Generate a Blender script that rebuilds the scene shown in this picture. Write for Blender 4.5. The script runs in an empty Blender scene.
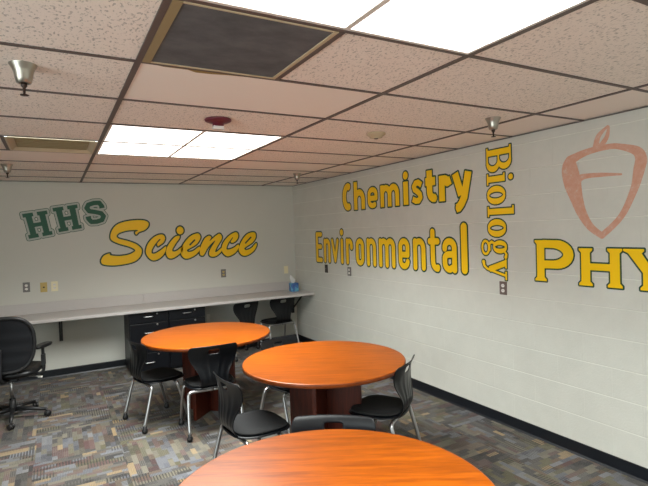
import bpy, bmesh, math, random
from mathutils import Vector, Matrix
from mathutils.geometry import tessellate_polygon
random.seed(7)
PI = math.pi
COL = bpy.context.scene.collection
SC = bpy.context.scene

# ------------------------------------------------------------------ camera
CAM_H = 1.6907
YAW, PITCH, ROLL, FPX = 0.5068, -0.0247, -0.0325, 486.96
cam_d = bpy.data.cameras.new('camera')
cam = bpy.data.objects.new('camera', cam_d)
COL.objects.link(cam)
cy_, sy_ = math.cos(YAW), math.sin(YAW)
F_ = Vector((sy_*math.cos(PITCH), cy_*math.cos(PITCH), math.sin(PITCH)))
R0 = Vector((cy_, -sy_, 0))
U0 = R0.cross(F_)
c_, s_ = math.cos(ROLL), math.sin(ROLL)
R1 = c_*R0 + s_*U0
U1 = -s_*R0 + c_*U0
M = Matrix((R1, U1, -F_)).transposed().to_4x4()
M.translation = Vector((0, 0, CAM_H))
cam.matrix_world = M
cam_d.sensor_width = 36
cam_d.lens = FPX/648*36
cam_d.clip_start = 0.02
SC.camera = cam

# ------------------------------------------------------------------ world, exposure
LENS_POWER = 3.0      # glow of the lens itself
TROFFER_WATTS = 32.0  # light thrown down by each half lens
w = bpy.data.worlds.new('world'); SC.world = w; w.use_nodes = True
w.node_tree.nodes['Background'].inputs[0].default_value = (0.82, 0.92, 0.92, 1)
w.node_tree.nodes['Background'].inputs[1].default_value = 6.0
SC.cycles.max_bounces = 14
SC.cycles.diffuse_bounces = 8
SC.view_settings.view_transform = 'Standard'
SC.view_settings.look = 'None'
SC.view_settings.exposure = -0.2
SC.view_settings.gamma = 1.0
SC.view_settings.use_curve_mapping = False

# ------------------------------------------------------------------ room numbers (metres)
W, D, H = 3.2774, 6.8436, 2.402          # right wall x, back wall y, ceiling height
XL, YF = -2.9, -2.6                      # left wall, wall behind the camera
T = 0.6096
GX0, GY0 = 0.331, 2.1055                 # ceiling grid origin

# ------------------------------------------------------------------ materials
def mat(name, color, rough=0.5, metal=0.0, spec=0.5, coat=0.0):
    m = bpy.data.materials.new(name); m.use_nodes = True
    b = m.node_tree.nodes['Principled BSDF']
    b.inputs['Base Color'].default_value = (*color, 1)
    b.inputs['Roughness'].default_value = rough
    b.inputs['Metallic'].default_value = metal
    b.inputs['Specular IOR Level'].default_value = spec
    b.inputs['Coat Weight'].default_value = coat
    return m
def srgb(r, g, b):
    f = lambda c: (c/255/12.92) if c/255 <= 0.04045 else ((c/255+0.055)/1.055)**2.4
    return (f(r), f(g), f(b))
class NT:
    def __init__(s, m): s.m = m; s.t = m.node_tree; s.b = s.t.nodes['Principled BSDF']
    def n(s, typ, **kw):
        nd = s.t.nodes.new(typ)
        for k, v in kw.items():
            if k.startswith('i_'): nd.inputs[k[2:].replace('_', ' ')].default_value = v
            else: setattr(nd, k, v)
        return nd
    def l(s, a, b): s.t.links.new(a, b)
    def math(s, op, a, b=None, c=None):
        nd = s.t.nodes.new('ShaderNodeMath'); nd.operation = op
        for i, v in enumerate((a, b, c)):
            if v is None: continue
            if isinstance(v, (int, float)): nd.inputs[i].default_value = v
            else: s.l(v, nd.inputs[i])
        return nd.outputs[0]
    def mix(s, f, a, b, blend='MIX'):
        nd = s.t.nodes.new('ShaderNodeMix'); nd.data_type = 'RGBA'; nd.blend_type = blend
        for k, v in ((0, f), (6, a), (7, b)):
            if isinstance(v, (int, float)): nd.inputs[k].default_value = v
            elif isinstance(v, tuple): nd.inputs[k].default_value = (*v, 1) if len(v) == 3 else v
            else: s.l(v, nd.inputs[k])
        return nd.outputs[2]
    def coords(s): return s.t.nodes.new('ShaderNodeTexCoord').outputs['Object']
    def mapping(s, vec, scale=(1, 1, 1), loc=(0, 0, 0), rot=(0, 0, 0)):
        nd = s.t.nodes.new('ShaderNodeMapping'); s.l(vec, nd.inputs['Vector'])
        nd.inputs['Scale'].default_value = scale; nd.inputs['Location'].default_value = loc; nd.inputs['Rotation'].default_value = rot
        return nd.outputs[0]
    def noise(s, vec, scale, detail=3, rough=0.5):
        nd = s.t.nodes.new('ShaderNodeTexNoise'); s.l(vec, nd.inputs['Vector'])
        nd.inputs['Scale'].default_value = scale; nd.inputs['Detail'].default_value = detail; nd.inputs['Roughness'].default_value = rough
        return nd.outputs['Fac']
    def ramp(s, fac, stops, interp='LINEAR'):
        nd = s.t.nodes.new('ShaderNodeValToRGB'); s.l(fac, nd.inputs[0]); nd.color_ramp.interpolation = interp
        e = nd.color_ramp.elements
        while len(e) < len(stops): e.new(0.5)
        for i, (p, c) in enumerate(stops):
            e[i].position = p; e[i].color = (*c, 1)
        return nd.outputs[0]
    def bump(s, h, strength, dist):
        nd = s.t.nodes.new('ShaderNodeBump'); s.l(h, nd.inputs['Height'])
        nd.inputs['Strength'].default_value = strength; nd.inputs['Distance'].default_value = dist
        s.l(nd.outputs[0], s.b.inputs['Normal'])

WALLC = srgb(206, 206, 198)
def wall_smooth():
    m = mat('painted_wall', WALLC, 0.55); n = NT(m); c = n.coords()
    n.l(n.mix(n.noise(c, 1.3, 4), tuple(v*0.96 for v in WALLC), tuple(v*1.03 for v in WALLC)), n.b.inputs['Base Color'])
    n.bump(n.noise(c, 160, 3), 0.15, 0.002)
    return m
def wall_block():
    m = mat('painted_block', WALLC, 0.42); n = NT(m); c = n.coords()
    sep = n.n('ShaderNodeSeparateXYZ'); n.l(c, sep.inputs[0])
    cmb = n.n('ShaderNodeCombineXYZ')
    n.l(n.math('ADD', n.math('MULTIPLY', sep.outputs[1], -1.0), 0.11), cmb.inputs[0])
    n.l(n.math('SUBTRACT', sep.outputs[2], 0.0895-0.2035*2), cmb.inputs[1])
    br = n.n('ShaderNodeTexBrick', offset=0.5, offset_frequency=2)
    n.l(cmb.outputs[0], br.inputs['Vector'])
    br.inputs['Scale'].default_value = 1.0
    br.inputs['Brick Width'].default_value = 0.4064
    br.inputs['Row Height'].default_value = 0.2035
    br.inputs['Mortar Size'].default_value = 0.0035
    br.inputs['Mortar Smooth'].default_value = 0.6
    br.inputs['Color1'].default_value = (1, 1, 1, 1); br.inputs['Color2'].default_value = (0.93, 0.93, 0.93, 1)
    # level joints: light caught on the mortar lip, painted in as a lighter line
    hz = n.math('ABSOLUTE', n.math('SUBTRACT', n.math('FLOORED_MODULO', n.math('DIVIDE', n.math('SUBTRACT', sep.outputs[2], 0.0895), 0.2035), 1.0), 0.5))
    line = n.ramp(hz, [(0.476, (0, 0, 0)), (0.492, (1, 1, 1))])
    under = n.ramp(hz, [(0.44, (0, 0, 0)), (0.47, (1, 1, 1))])
    mott = n.ramp(n.noise(c, 3.2, 6, 0.7), [(0.3, (0.94,)*3), (0.7, (1.03,)*3)])
    col = n.mix(1.0, WALLC, mott, 'MULTIPLY')
    n.l(n.mix(n.math('MULTIPLY', line, 0.42), col, srgb(236, 236, 226)), n.b.inputs['Base Color'])
    hh = n.math('ADD', n.math('MULTIPLY', br.outputs['Fac'], -0.9), n.math('MULTIPLY', line, -0.7))
    h = n.math('ADD', hh, n.math('MULTIPLY', n.noise(c, 75, 6, 0.7), 1.0))
    n.bump(h, 0.5, 0.004)
    return m
def ceil_tile(plain):
    base = srgb(250, 238, 228)
    m = mat('plain_tile' if plain else 'fissured_tile', base, 0.9, spec=0.1); n = NT(m); c = n.coords()
    if plain:
        f = n.noise(n.mapping(c, (1, 1, 1)), 260, 2)
        n.l(n.mix(f, tuple(v*0.93 for v in base), tuple(v*1.05 for v in base)), n.b.inputs['Base Color'])
        n.bump(f, 0.2, 0.001)
    else:
        f = n.noise(n.mapping(c, (1.7, 1, 1), rot=(0, 0, 0.5)), 62, 2, 0.6)
        pits = n.ramp(f, [(0.34, (0, 0, 0)), (0.43, (1, 1, 1))])
        g = n.noise(c, 300, 1)
        col = n.mix(g, tuple(v*0.90 for v in base), tuple(v*1.04 for v in base))
        n.l(n.mix(pits, tuple(v*0.58 for v in base), col), n.b.inputs['Base Color'])
        n.bump(pits, 0.6, 0.003)
    return m
def carpet():
    m = mat('carpet', (0.1, 0.1, 0.1), 0.95, spec=0.1); n = NT(m); c = n.coords()
    sep = n.n('ShaderNodeSeparateXYZ'); n.l(c, sep.inputs[0])
    x, y = sep.outputs[0], sep.outputs[1]
    TS = 0.6096
    ti, tj = n.math('FLOOR', n.math('DIVIDE', n.math('ADD', x, 0.2), TS)), n.math('FLOOR', n.math('DIVIDE', y, TS))
    par = n.math('FLOORED_MODULO', n.math('ADD', ti, tj), 2.0)
    inv = n.math('SUBTRACT', 1.0, par)
    u = n.math('ADD', n.math('MULTIPLY', x, inv), n.math('MULTIPLY', y, par))
    v = n.math('ADD', n.math('MULTIPLY', y, inv), n.math('MULTIPLY', x, par))
    def cells(cw, chh, seed, shift=0.37):
        vj = n.math('FLOOR', n.math('DIVIDE', v, chh))
        ui = n.math('FLOOR', n.math('DIVIDE', n.math('ADD', u, n.math('MULTIPLY', n.math('FLOORED_MODULO', n.math('MULTIPLY', vj, shift), 1.0), cw)), cw))
        cb = n.n('ShaderNodeCombineXYZ'); n.l(ui, cb.inputs[0]); n.l(vj, cb.inputs[1])
        n.l(n.math('ADD', n.math('MULTIPLY', ti, 3.1), n.math('ADD', n.math('MULTIPLY', tj, 7.7), seed)), cb.inputs[2])
        wn = n.n('ShaderNodeTexWhiteNoise', noise_dimensions='3D'); n.l(cb.outputs[0], wn.inputs['Vector'])
        s3 = n.n('ShaderNodeSeparateColor'); n.l(wn.outputs['Color'], s3.inputs[0])
        return s3.outputs
    A = cells(0.203, 0.0762, 1.0)
    B = cells(0.102, 0.0381, 5.0, 0.61)
    pal = [(0.0, srgb(84, 82, 80)), (0.15, srgb(104, 106, 114)), (0.28, srgb(104, 86, 72)), (0.42, srgb(62, 60, 60)), (0.55, srgb(118, 112, 98)),
           (0.66, srgb(96, 70, 68)), (0.78, srgb(98, 94, 72)), (0.89, srgb(122, 124, 130)), (0.96, srgb(160, 136, 100))]
    ca = n.ramp(A[0], pal, 'CONSTANT'); cb_ = n.ramp(B[0], pal, 'CONSTANT')
    col = n.mix(n.math('GREATER_THAN', B[1], 0.62), ca, cb_)
    # woven stripes in part of the patches
    st1 = n.math('GREATER_THAN', n.math('FLOORED_MODULO', n.math('DIVIDE', u, 0.0205), 1.0), 0.5)
    st2 = n.math('GREATER_THAN', n.math('FLOORED_MODULO', n.math('DIVIDE', v, 0.0127), 1.0), 0.5)
    m1 = n.math('MULTIPLY', st1, n.math('GREATER_THAN', A[1], 0.62))
    m2 = n.math('MULTIPLY', st2, n.math('LESS_THAN', A[1], 0.36))
    col = n.mix(n.math('MULTIPLY', m1, 0.8), col, srgb(46, 44, 44))
    col = n.mix(n.math('MULTIPLY', m2, 0.45), col, srgb(118, 115, 110))
    st3 = n.math('GREATER_THAN', n.math('FLOORED_MODULO', n.math('DIVIDE', u, 0.0102), 1.0), 0.55)
    st4 = n.math('GREATER_THAN', n.math('FLOORED_MODULO', n.math('DIVIDE', v, 0.0085), 1.0), 0.5)
    pick = n.math('GREATER_THAN', B[2], 0.5)
    col = n.mix(n.math('MULTIPLY', n.math('MULTIPLY', st3, pick), 0.38), col, srgb(52, 48, 48))
    col = n.mix(n.math('MULTIPLY', n.math('MULTIPLY', st4, n.math('SUBTRACT', 1.0, pick)), 0.28), col, srgb(126, 120, 108))
    fine = n.noise(c, 420, 2)
    big = n.noise(c, 1.8, 2)
    col = n.mix(1.0, col, n.ramp(fine, [(0.3, (0.54,)*3), (0.7, (0.94,)*3)]), 'MULTIPLY')
    n.l(col, n.b.inputs['Base Color'])
    n.bump(fine, 0.5, 0.003)
    n.b.inputs['Sheen Weight'].default_value = 0.15
    return m
def wood(name, dark, light, rot, rough=0.34, coat=0.0):
    m = mat(name, light, rough, spec=0.3, coat=coat); n = NT(m); c = n.coords()
    m.node_tree.nodes['Principled BSDF'].inputs['Coat Roughness'].default_value = 0.22
    cr = n.mapping(c, rot=rot); v = n.mapping(cr, (1.6, 15, 15))
    f = n.noise(v, 2.2, 6, 0.62)
    v2 = n.mapping(cr, (4, 120, 120))
    g = n.noise(v2, 2.0, 3, 0.6)
    col = n.ramp(f, [(0.36, dark), (0.5, tuple((a+b)/2 for a, b in zip(dark, light))), (0.62, light)])
    n.l(n.mix(0.7, col, n.ramp(g, [(0.35, (0.72, 0.66, 0.6)), (0.6, (1.05, 1.05, 1.05))]), 'MULTIPLY'), n.b.inputs['Base Color'])
    return m
def laminate():
    m = mat('grey_laminate', srgb(190, 187, 184), 0.34); n = NT(m); c = n.coords()
    f = n.noise(c, 260, 3)
    n.l(n.mix(f, srgb(180, 176, 174), srgb(208, 204, 202)), n.b.inputs['Base Color'])
    return m
def grille_mat():
    m = mat('dusty_grille', srgb(92, 92, 94), 0.85, spec=0.15); n = NT(m); c = n.coords()
    f = n.noise(n.mapping(c, (1, 1.6, 1)), 6, 5, 0.6)
    n.l(n.ramp(f, [(0.3, srgb(88, 89, 91)), (0.7, srgb(112, 111, 113))]), n.b.inputs['Base Color'])
    n.bump(n.noise(c, 400, 1), 0.3, 0.001)
    return m
def plastic(name, color, rough, bumpy=True):
    m = mat(name, color, rough); n = NT(m)
    n.bump(n.noise(n.coords(), 700, 1), 0.08 if bumpy else 0.02, 0.0005)
    n.b.inputs['Specular IOR Level'].default_value = 0.3
    return m
def fabric(name, color):
    m = mat(name, color, 0.9, spec=0.2); n = NT(m); c = n.coords()
    f = n.noise(c, 500, 2)
    n.l(n.mix(f, tuple(v*0.8 for v in color), tuple(v*1.25 for v in color)), n.b.inputs['Base Color'])
    n.bump(f, 0.4, 0.001)
    m.node_tree.nodes['Principled BSDF'].inputs['Sheen Weight'].default_value = 0.0
    return m
def emit(name, color, strength):
    m = mat(name, (0.8, 0.8, 0.8), 0.5); b = m.node_tree.nodes['Principled BSDF']
    b.inputs['Emission Color'].default_value = (*color, 1); b.inputs['Emission Strength'].default_value = strength
    return m
def old_paint():
    m = mat('aged_lettering_salmon', srgb(206, 150, 126), 0.5); n = NT(m); c = n.coords()
    f = n.noise(c, 30, 5, 0.7)
    n.l(n.ramp(f, [(0.35, srgb(204, 150, 126)), (0.58, srgb(208, 162, 142)), (0.72, srgb(206, 188, 174))]), n.b.inputs['Base Color'])
    return m
def tissue_box_mat():
    m = mat('printed_carton', srgb(70, 130, 170), 0.45); n = NT(m); c = n.coords()
    f = n.noise(c, 14, 2)
    n.l(n.ramp(f, [(0.3, srgb(62, 70, 140)), (0.48, srgb(70, 120, 180)), (0.6, srgb(110, 176, 200)), (0.75, srgb(60, 150, 160))]), n.b.inputs['Base Color'])
    return m
MT = dict(
    wall=wall_smooth(), block=wall_block(), tile=ceil_tile(False), tile_plain=ceil_tile(True), carpet=carpet(),
    grid=mat('ceiling_grid_metal', srgb(92, 80, 76), 0.5), white=mat('white_enamel', srgb(225, 218, 212), 0.4),
    beige=mat('beige_metal', srgb(196, 178, 148), 0.5), beige_dark=mat('beige_louver', srgb(152, 134, 98), 0.6),
    lens=emit('light_lens', (1.0, 0.965, 0.92), LENS_POWER), grille=grille_mat(),
    base=mat('black_cove_base', srgb(15, 19, 26), 0.4),
    top=wood('cherry_laminate', srgb(126, 58, 0), srgb(158, 76, 1), (0, 0, 0.50)),
    edge=wood('cherry_edge', srgb(96, 44, 14), srgb(124, 58, 18), (0, 0, 0.50)),
    pedestal=wood('cherry_panel', srgb(62, 24, 16), srgb(84, 34, 20), (0, PI/2, 0)),
    shell=plastic('black_shell', srgb(13, 15, 19), 0.33), pad=fabric('charcoal_upholstery', srgb(34, 34, 35)),
    chrome=mat('brushed_chrome', srgb(190, 190, 192), 0.3, 1.0), rubber=mat('black_rubber', srgb(18, 18, 20), 0.5),
    cab=plastic('black_cabinet_steel', srgb(13, 15, 21), 0.4), lam=laminate(), blackmetal=mat('black_steel', srgb(20, 21, 26), 0.4),
    meshback=fabric('black_mesh_fabric', srgb(24, 25, 28)), leather=plastic('black_vinyl', srgb(17, 17, 19), 0.38),
    green=mat('dark_green_paint', srgb(14, 66, 48), 0.4), yellow=mat('golden_yellow_paint', srgb(252, 204, 12), 0.38),
    hgreen=mat('school_green_paint', srgb(12, 84, 60), 0.4), pale=mat('pale_green_paint', srgb(176, 182, 175), 0.45),
    salmon=old_paint(), red=mat('maroon_plastic', srgb(100, 30, 46), 0.4), clear=mat('frosted_lens', srgb(232, 226, 224), 0.15),
    ivory=mat('ivory_plastic', srgb(238, 230, 196), 0.4), tan=mat('yellowed_plastic', srgb(196, 172, 104), 0.45),
    steel=mat('steel_plate', srgb(120, 118, 116), 0.4, 0.3), dark=mat('dark_slot', srgb(38, 36, 36), 0.5),
    whitep=mat('white_plastic', srgb(232, 230, 224), 0.4), brownp=mat('brown_plate', srgb(112, 96, 90), 0.45),
    carton=tissue_box_mat(), paper=mat('tissue_paper', srgb(240, 240, 240), 0.8), bell=mat('satin_bell_metal', srgb(176, 170, 160), 0.3, 0.85),
    copper=mat('copper', srgb(206, 140, 110), 0.35, 0.8), bronze=mat('dark_bronze', srgb(62, 48, 42), 0.45, 0.4),
    stain=mat('dried_adhesive', srgb(150, 126, 70), 0.6), seam=mat('seam_line', srgb(120, 114, 110), 0.6),
)

# ------------------------------------------------------------------ mesh helpers
def bx(bm, x0, x1, y0, y1, z0, z1, mi=0):
    vs = [bm.verts.new(p) for p in ((x0,y0,z0),(x1,y0,z0),(x1,y1,z0),(x0,y1,z0),(x0,y0,z1),(x1,y0,z1),(x1,y1,z1),(x0,y1,z1))]
    for q in ((3,2,1,0),(4,5,6,7),(0,1,5,4),(1,2,6,5),(2,3,7,6),(3,0,4,7)):
        f = bm.faces.new([vs[i] for i in q]); f.material_index = mi
def lathe(bm, prof, cx=0, cy=0, seg=24, mi=0, smooth=True):
    rings = []
    for r, z in prof:
        if r < 1e-6: rings.append([bm.verts.new((cx, cy, z))])
        else: rings.append([bm.verts.new((cx+r*math.cos(2*PI*i/seg), cy+r*math.sin(2*PI*i/seg), z)) for i in range(seg)])
    for a, b in zip(rings, rings[1:]):
        for i in range(seg):
            j = (i+1) % seg
            if len(a) == 1 and len(b) == 1: continue
            if len(a) == 1: vs = [a[0], b[i], b[j]]
            elif len(b) == 1: vs = [a[i], a[j], b[0]]
            else: vs = [a[i], a[j], b[j], b[i]]
            f = bm.faces.new(vs); f.material_index = mi; f.smooth = smooth
def catmull(pts, n=6, closed=False):
    P = [Vector(p) for p in pts]; out = []
    N = len(P)
    rng = range(N) if closed else range(N-1)
    for i in rng:
        p1, p2 = P[i], P[(i+1) % N]
        p0 = P[i-1] if (closed or i > 0) else p1
        p3 = P[(i+2) % N] if (closed or i < N-2) else p2
        for k in range(n):
            t = k/n
            out.append(0.5*((2*p1)+(p2-p0)*t+(2*p0-5*p1+4*p2-p3)*t*t+(3*p1-p0-3*p2+p3)*t**3))
    if not closed: out.append(P[-1])
    return out
def tube(bm, pts, r, seg=10, mi=0, cap=True):
    pts = [Vector(p) for p in pts]; rings = []
    rr = r if isinstance(r, (list, tuple)) else [r]*len(pts)
    up = None
    for i, p in enumerate(pts):
        d = (pts[min(i+1, len(pts)-1)]-pts[max(i-1, 0)]).normalized()
        if up is None: up = Vector((0, 0, 1)) if abs(d.z) < 0.9 else Vector((1, 0, 0))
        a = d.cross(up).normalized(); up = a.cross(d).normalized()
        rings.append([bm.verts.new(p+rr[i]*(math.cos(2*PI*k/seg)*a+math.sin(2*PI*k/seg)*up)) for k in range(seg)])
    for a, b in zip(rings, rings[1:]):
        for i in range(seg):
            f = bm.faces.new((a[i], a[(i+1) % seg], b[(i+1) % seg], b[i])); f.smooth = True; f.material_index = mi
    if cap:
        bm.faces.new(rings[0][::-1]).material_index = mi; bm.faces.new(rings[-1]).material_index = mi
def obj(name, bm, m, parent=None, bevel=0, smooth_mod=None):
    me = bpy.data.meshes.new(name)
    bmesh.ops.recalc_face_normals(bm, faces=bm.faces)
    bm.to_mesh(me); bm.free()
    for k in (m if isinstance(m, (list, tuple)) else [m]): me.materials.append(MT[k] if isinstance(k, str) else k)
    o = bpy.data.objects.new(name, me); COL.objects.link(o)
    if parent: o.parent = parent
    if bevel:
        md = o.modifiers.new('bevel', 'BEVEL'); md.width = bevel; md.segments = 2; md.limit_method = 'ANGLE'
    return o
def box_obj(name, dims, m, parent=None, bevel=0.0):
    bm = bmesh.new(); bx(bm, *dims); return obj(name, bm, m, parent, bevel)
def tag(o, label, cat, group=None):
    o['label'] = label; o['category'] = cat
    if group: o['group'] = group
    return o
def thing(name, label, cat, loc=(0, 0, 0), rotz=0, group=None):
    o = bpy.data.objects.new(name, None); COL.objects.link(o); o.empty_display_size = 0.1
    o.location = loc; o.rotation_euler = (0, 0, rotz)
    return tag(o, label, cat, group)
def struct(o):
    o['kind'] = 'structure'; return o
def dup(root, loc, rotz, label=None, group=None):
    def cp(o, parent):
        c = o.copy(); COL.objects.link(c); c.parent = parent
        for ch in list(o.children):
            cp(ch, c)
        return c
    r = cp(root, None); r.location = loc; r.rotation_euler = (0, 0, rotz)
    if label: r['label'] = label
    if group: r['group'] = group
    return r

# ------------------------------------------------------------------ room shell
struct(box_obj('floor', (XL, W, YF, D, -0.05, 0.0), 'carpet'))
struct(box_obj('wall_right', (W, W+0.1, YF-0.1, D+0.1, -0.05, H+0.15), 'block'))
struct(box_obj('wall_back', (XL-0.1, W, D, D+0.1, -0.05, H+0.15), 'wall'))
struct(box_obj('wall_left', (XL-0.1, XL, 1.8, D, -0.05, H+0.15), 'wall'))
struct(box_obj('wall_front', (XL, W, YF-0.1, YF, -0.05, H+0.15), 'wall'))
# the room carries on left of the camera: opening added there so world light brightens the ceiling
def cove(name, p0, p1, nrm):
    bm = bmesh.new(); p0, p1, nrm = Vector(p0), Vector(p1), Vector(nrm)
    prof = [(0, 0.0), (0.012, 0.0), (0.009, 0.006), (0.005, 0.014), (0.004, 0.09), (0.002, 0.096), (0, 0.097)]
    a = [bm.verts.new(p0+nrm*d+Vector((0, 0, z))) for d, z in prof]; b = [bm.verts.new(p1+nrm*d+Vector((0, 0, z))) for d, z in prof]
    for i in range(len(prof)):
        j = (i+1) % len(prof); bm.faces.new((a[i], a[j], b[j], b[i]))
    bm.faces.new(a); bm.faces.new(b[::-1])
    return struct(obj(name, bm, 'base'))
cove('baseboard_right', (W, YF, 0), (W, D, 0), (-1, 0, 0))
cove('baseboard_back', (XL, D, 0), (W-0.013, D, 0), (0, -1, 0))
cove('baseboard_left', (XL, 1.8, 0), (XL, D-0.013, 0), (1, 0, 0))

# ceiling: lay-in tiles on a metal grid, openings where fixtures sit
FIX = []   # cells (i,j) in 2 ft units taken by fixtures
for j in (2, 3): FIX += [(0, j), (1, j)]
for j in (-2, -3): FIX += [(0, j), (1, j)]
for j in (-6,): FIX += [(0, j), (1, j), (4, j), (5, j)]
FIX += [(0, -1), (-1, 3)]
FIXS = set(FIX)
bm = bmesh.new(); bg = bmesh.new()
def cellx(i): return GX0+i*T
def celly(j): return GY0+j*T
PL = {(0, 0)}
for i in range(-8, 8):
    for j in range(-11, 9):
        if (i, j) in FIXS: continue
        pi_ = i - (i % 2)
        pair = [(pi_, j), (pi_+1, j)]
        whole = not any(p in FIXS for p in pair)
        if whole and i != pi_: continue
        x0, x1 = (cellx(pi_), cellx(pi_+2)) if whole else (cellx(i), cellx(i+1))
        y0, y1 = celly(j), celly(j+1)
        x0, x1, y0, y1 = max(x0, XL), min(x1, W), max(y0, YF), min(y1, D)
        if x1-x0 < 0.01 or y1-y0 < 0.01: continue
        plain = ((pi_, j) in PL) or random.random() < 0.25 and (pi_, j) not in ((0, -1), (2, -1), (2, 0), (0, 1), (-2, 0), (-2, -1), (-2, 1))
        bx(bm, x0, x1, y0, y1, H+0.006, H+0.02, 1 if plain else 0)
ceiling = struct(obj('ceiling', bm, ['tile', 'tile_plain']))
for k in range(-8, 9, 2):
    x = cellx(k)
    if XL < x < W: bx(bg, x-0.012, x+0.012, YF, D, H, H+0.012)
for j in range(-11, 9):
    y = celly(j)
    if YF < y < D:
        x = XL
        for k in range(-8, 9, 2):
            xa, xb = max(cellx(k)+0.012, XL), min(cellx(k+2)-0.012, W)
            if xb-xa < 0.01: continue
            bx(bg, xa, xb, y-0.010, y+0.010, H+0.001, H+0.012)
for (i, j) in ((1, -1), (-1, 3)):    # short tees beside the two-foot openings
    bx(bg, cellx(i)-0.012, cellx(i)+0.012, celly(j)+0.01, celly(j+1)-0.01, H, H+0.012)
struct(obj('ceiling_grid', bg, 'grid', ceiling))
struct(box_obj('trim_1', (W-0.018, W, YF, D, H-0.004, H), 'grid'))
struct(box_obj('trim_2', (XL, W-0.018, D-0.018, D, H-0.004, H), 'grid'))

# ------------------------------------------------------------------ light fixtures (2 x 4 ft troffers)
def troffer(i, j, label, group, power=1.0):
    t = thing('ceiling_light', label, 'ceiling light', (cellx(i+1), celly(j)+T/2, H+0.002), 0, group)
    bm = bmesh.new(); a, b = T-0.012, T/2-0.010; e = 0.016
    bx(bm, -a, a, -b, -b+e, 0, 0.012); bx(bm, -a, a, b-e, b, 0, 0.012)
    bx(bm, -a, -a+e, -b+e, b-e, 0, 0.012); bx(bm, a-e, a, -b+e, b-e, 0, 0.012)
    bx(bm, -0.012, 0.012, -b+e, b-e, 0, 0.012)
    obj('frame', bm, 'white', t)
    for s in (-1, 1):
        x0, x1 = (-a+e, -0.012) if s < 0 else (0.012, a-e)
        le = box_obj('lens', (x0, x1, -b+e, b-e, 0.006, 0.010), 'lens', t)
        ld = bpy.data.lights.new('troffer_lamp', 'AREA'); ld.shape = 'RECTANGLE'; ld.size = x1-x0; ld.size_y = 2*(b-e)
        ld.energy = TROFFER_WATTS*power; ld.color = (0.96, 1.0, 0.965); ld.spread = math.radians(138)
        lo = bpy.data.objects.new('troffer_lamp', ld); COL.objects.link(lo); lo.parent = t; lo.location = ((x0+x1)/2, 0, 0.003)
    return t
troffer(0, 2, 'lit white ceiling light panel of the far pair, nearer row beside the maroon alarm', 'lit troffers of the far pair')
troffer(0, 3, 'lit white ceiling light panel of the far pair, row nearest the back wall', 'lit troffers of the far pair')
troffer(0, -2, 'large lit ceiling light panel directly beyond the dark grille, at the top of the photo', 'lit troffers near the camera', 0.55)
troffer(0, -3, 'lit ceiling light panel just outside the top of the photo', 'lit troffers near the camera', 0.55)
for i in (0, 4):
    for j in (-6,): troffer(i, j, 'lit ceiling light panel behind the camera', 'lit troffers behind the camera')

# return-air grille beside the near light
t = thing('return_air_grille', 'square dark dusty return-air grille in ceiling beside the large near light', 'vent', (cellx(0)+T/2, celly(-1)+T/2, H+0.001))
h = T/2-0.013
bm = bmesh.new()
bx(bm, -h, -h+0.032, -h, h, -0.002, 0.010, 0)
obj('edge_strip', bm, 'beige_dark', t)['label'] = 'olive beige side strip'
bm = bmesh.new()
bx(bm, -h+0.032, h, h-0.010, h, -0.002, 0.010); bx(bm, -h+0.032, h, -h, -h+0.008, -0.002, 0.010); bx(bm, h-0.016, h, -h+0.008, h-0.010, -0.002, 0.010)
obj('frame', bm, 'beige', t)
box_obj('grille_panel', (-h+0.032, h-0.016, -h+0.008, h-0.010, 0.002, 0.008), 'grille', t)
bm = bmesh.new()
vs = [(-0.26, h+0.012), (-0.2, h+0.03), (-0.1, h+0.028), (-0.06, h+0.05), (0.0, h+0.046), (0.08, h+0.03), (0.26, h+0.014)]
a = [bm.verts.new((x, y+0.004, 0.001)) for x, y in vs]; b = [bm.verts.new((x, h+0.011, 0.001)) for x, y in vs]
a2 = [bm.verts.new((x, y+0.004, 0.003)) for x, y in vs]; b2 = [bm.verts.new((x, h+0.011, 0.003)) for x, y in vs]
for i in range(len(vs)-1):
    bm.faces.new((a[i], a[i+1], b[i+1], b[i])); bm.faces.new((a2[i], a2[i+1], b2[i+1], b2[i])); bm.faces.new((a[i], a[i+1], a2[i+1], a2[i]))
obj('sealant_smear', bm, 'stain', t)['label'] = 'dried tan sealant along the far edge'

# supply diffuser on the left
t = thing('supply_air_diffuser', 'beige square supply-air diffuser recessed in the ceiling at the far left', 'vent', (cellx(-1)+T/2, celly(3)+T/2, H+0.001))
h = T/2-0.012
bm = bmesh.new()
ro = [(-h, -h, -0.002), (h, -h, -0.002), (h, h, -0.002), (-h, h, -0.002)]
ri = [(-h+0.05, -h+0.05, 0.03), (h-0.05, -h+0.05, 0.03), (h-0.05, h-0.05, 0.03), (-h+0.05, h-0.05, 0.03)]
va = [bm.verts.new(p) for p in ro]; vm = [bm.verts.new((p[0]*0.955, p[1]*0.955, -0.002)) for p in ro]; vb = [bm.verts.new(p) for p in ri]
for k in range(4):
    l = (k+1) % 4
    bm.faces.new((va[k], va[l], vm[l], vm[k])); bm.faces.new((vm[k], vm[l], vb[l], vb[k]))
obj('frame', bm, 'beige', t)
bm = bmesh.new(); bx(bm, -h+0.05, h-0.05, -h+0.05, h-0.05, 0.026, 0.032)
for k in range(7):
    y = -h+0.09+k*0.068; bx(bm, -h+0.05, h-0.05, y, y+0.02, 0.016, 0.026)
obj('louver_panel', bm, 'beige_dark', t)

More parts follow.
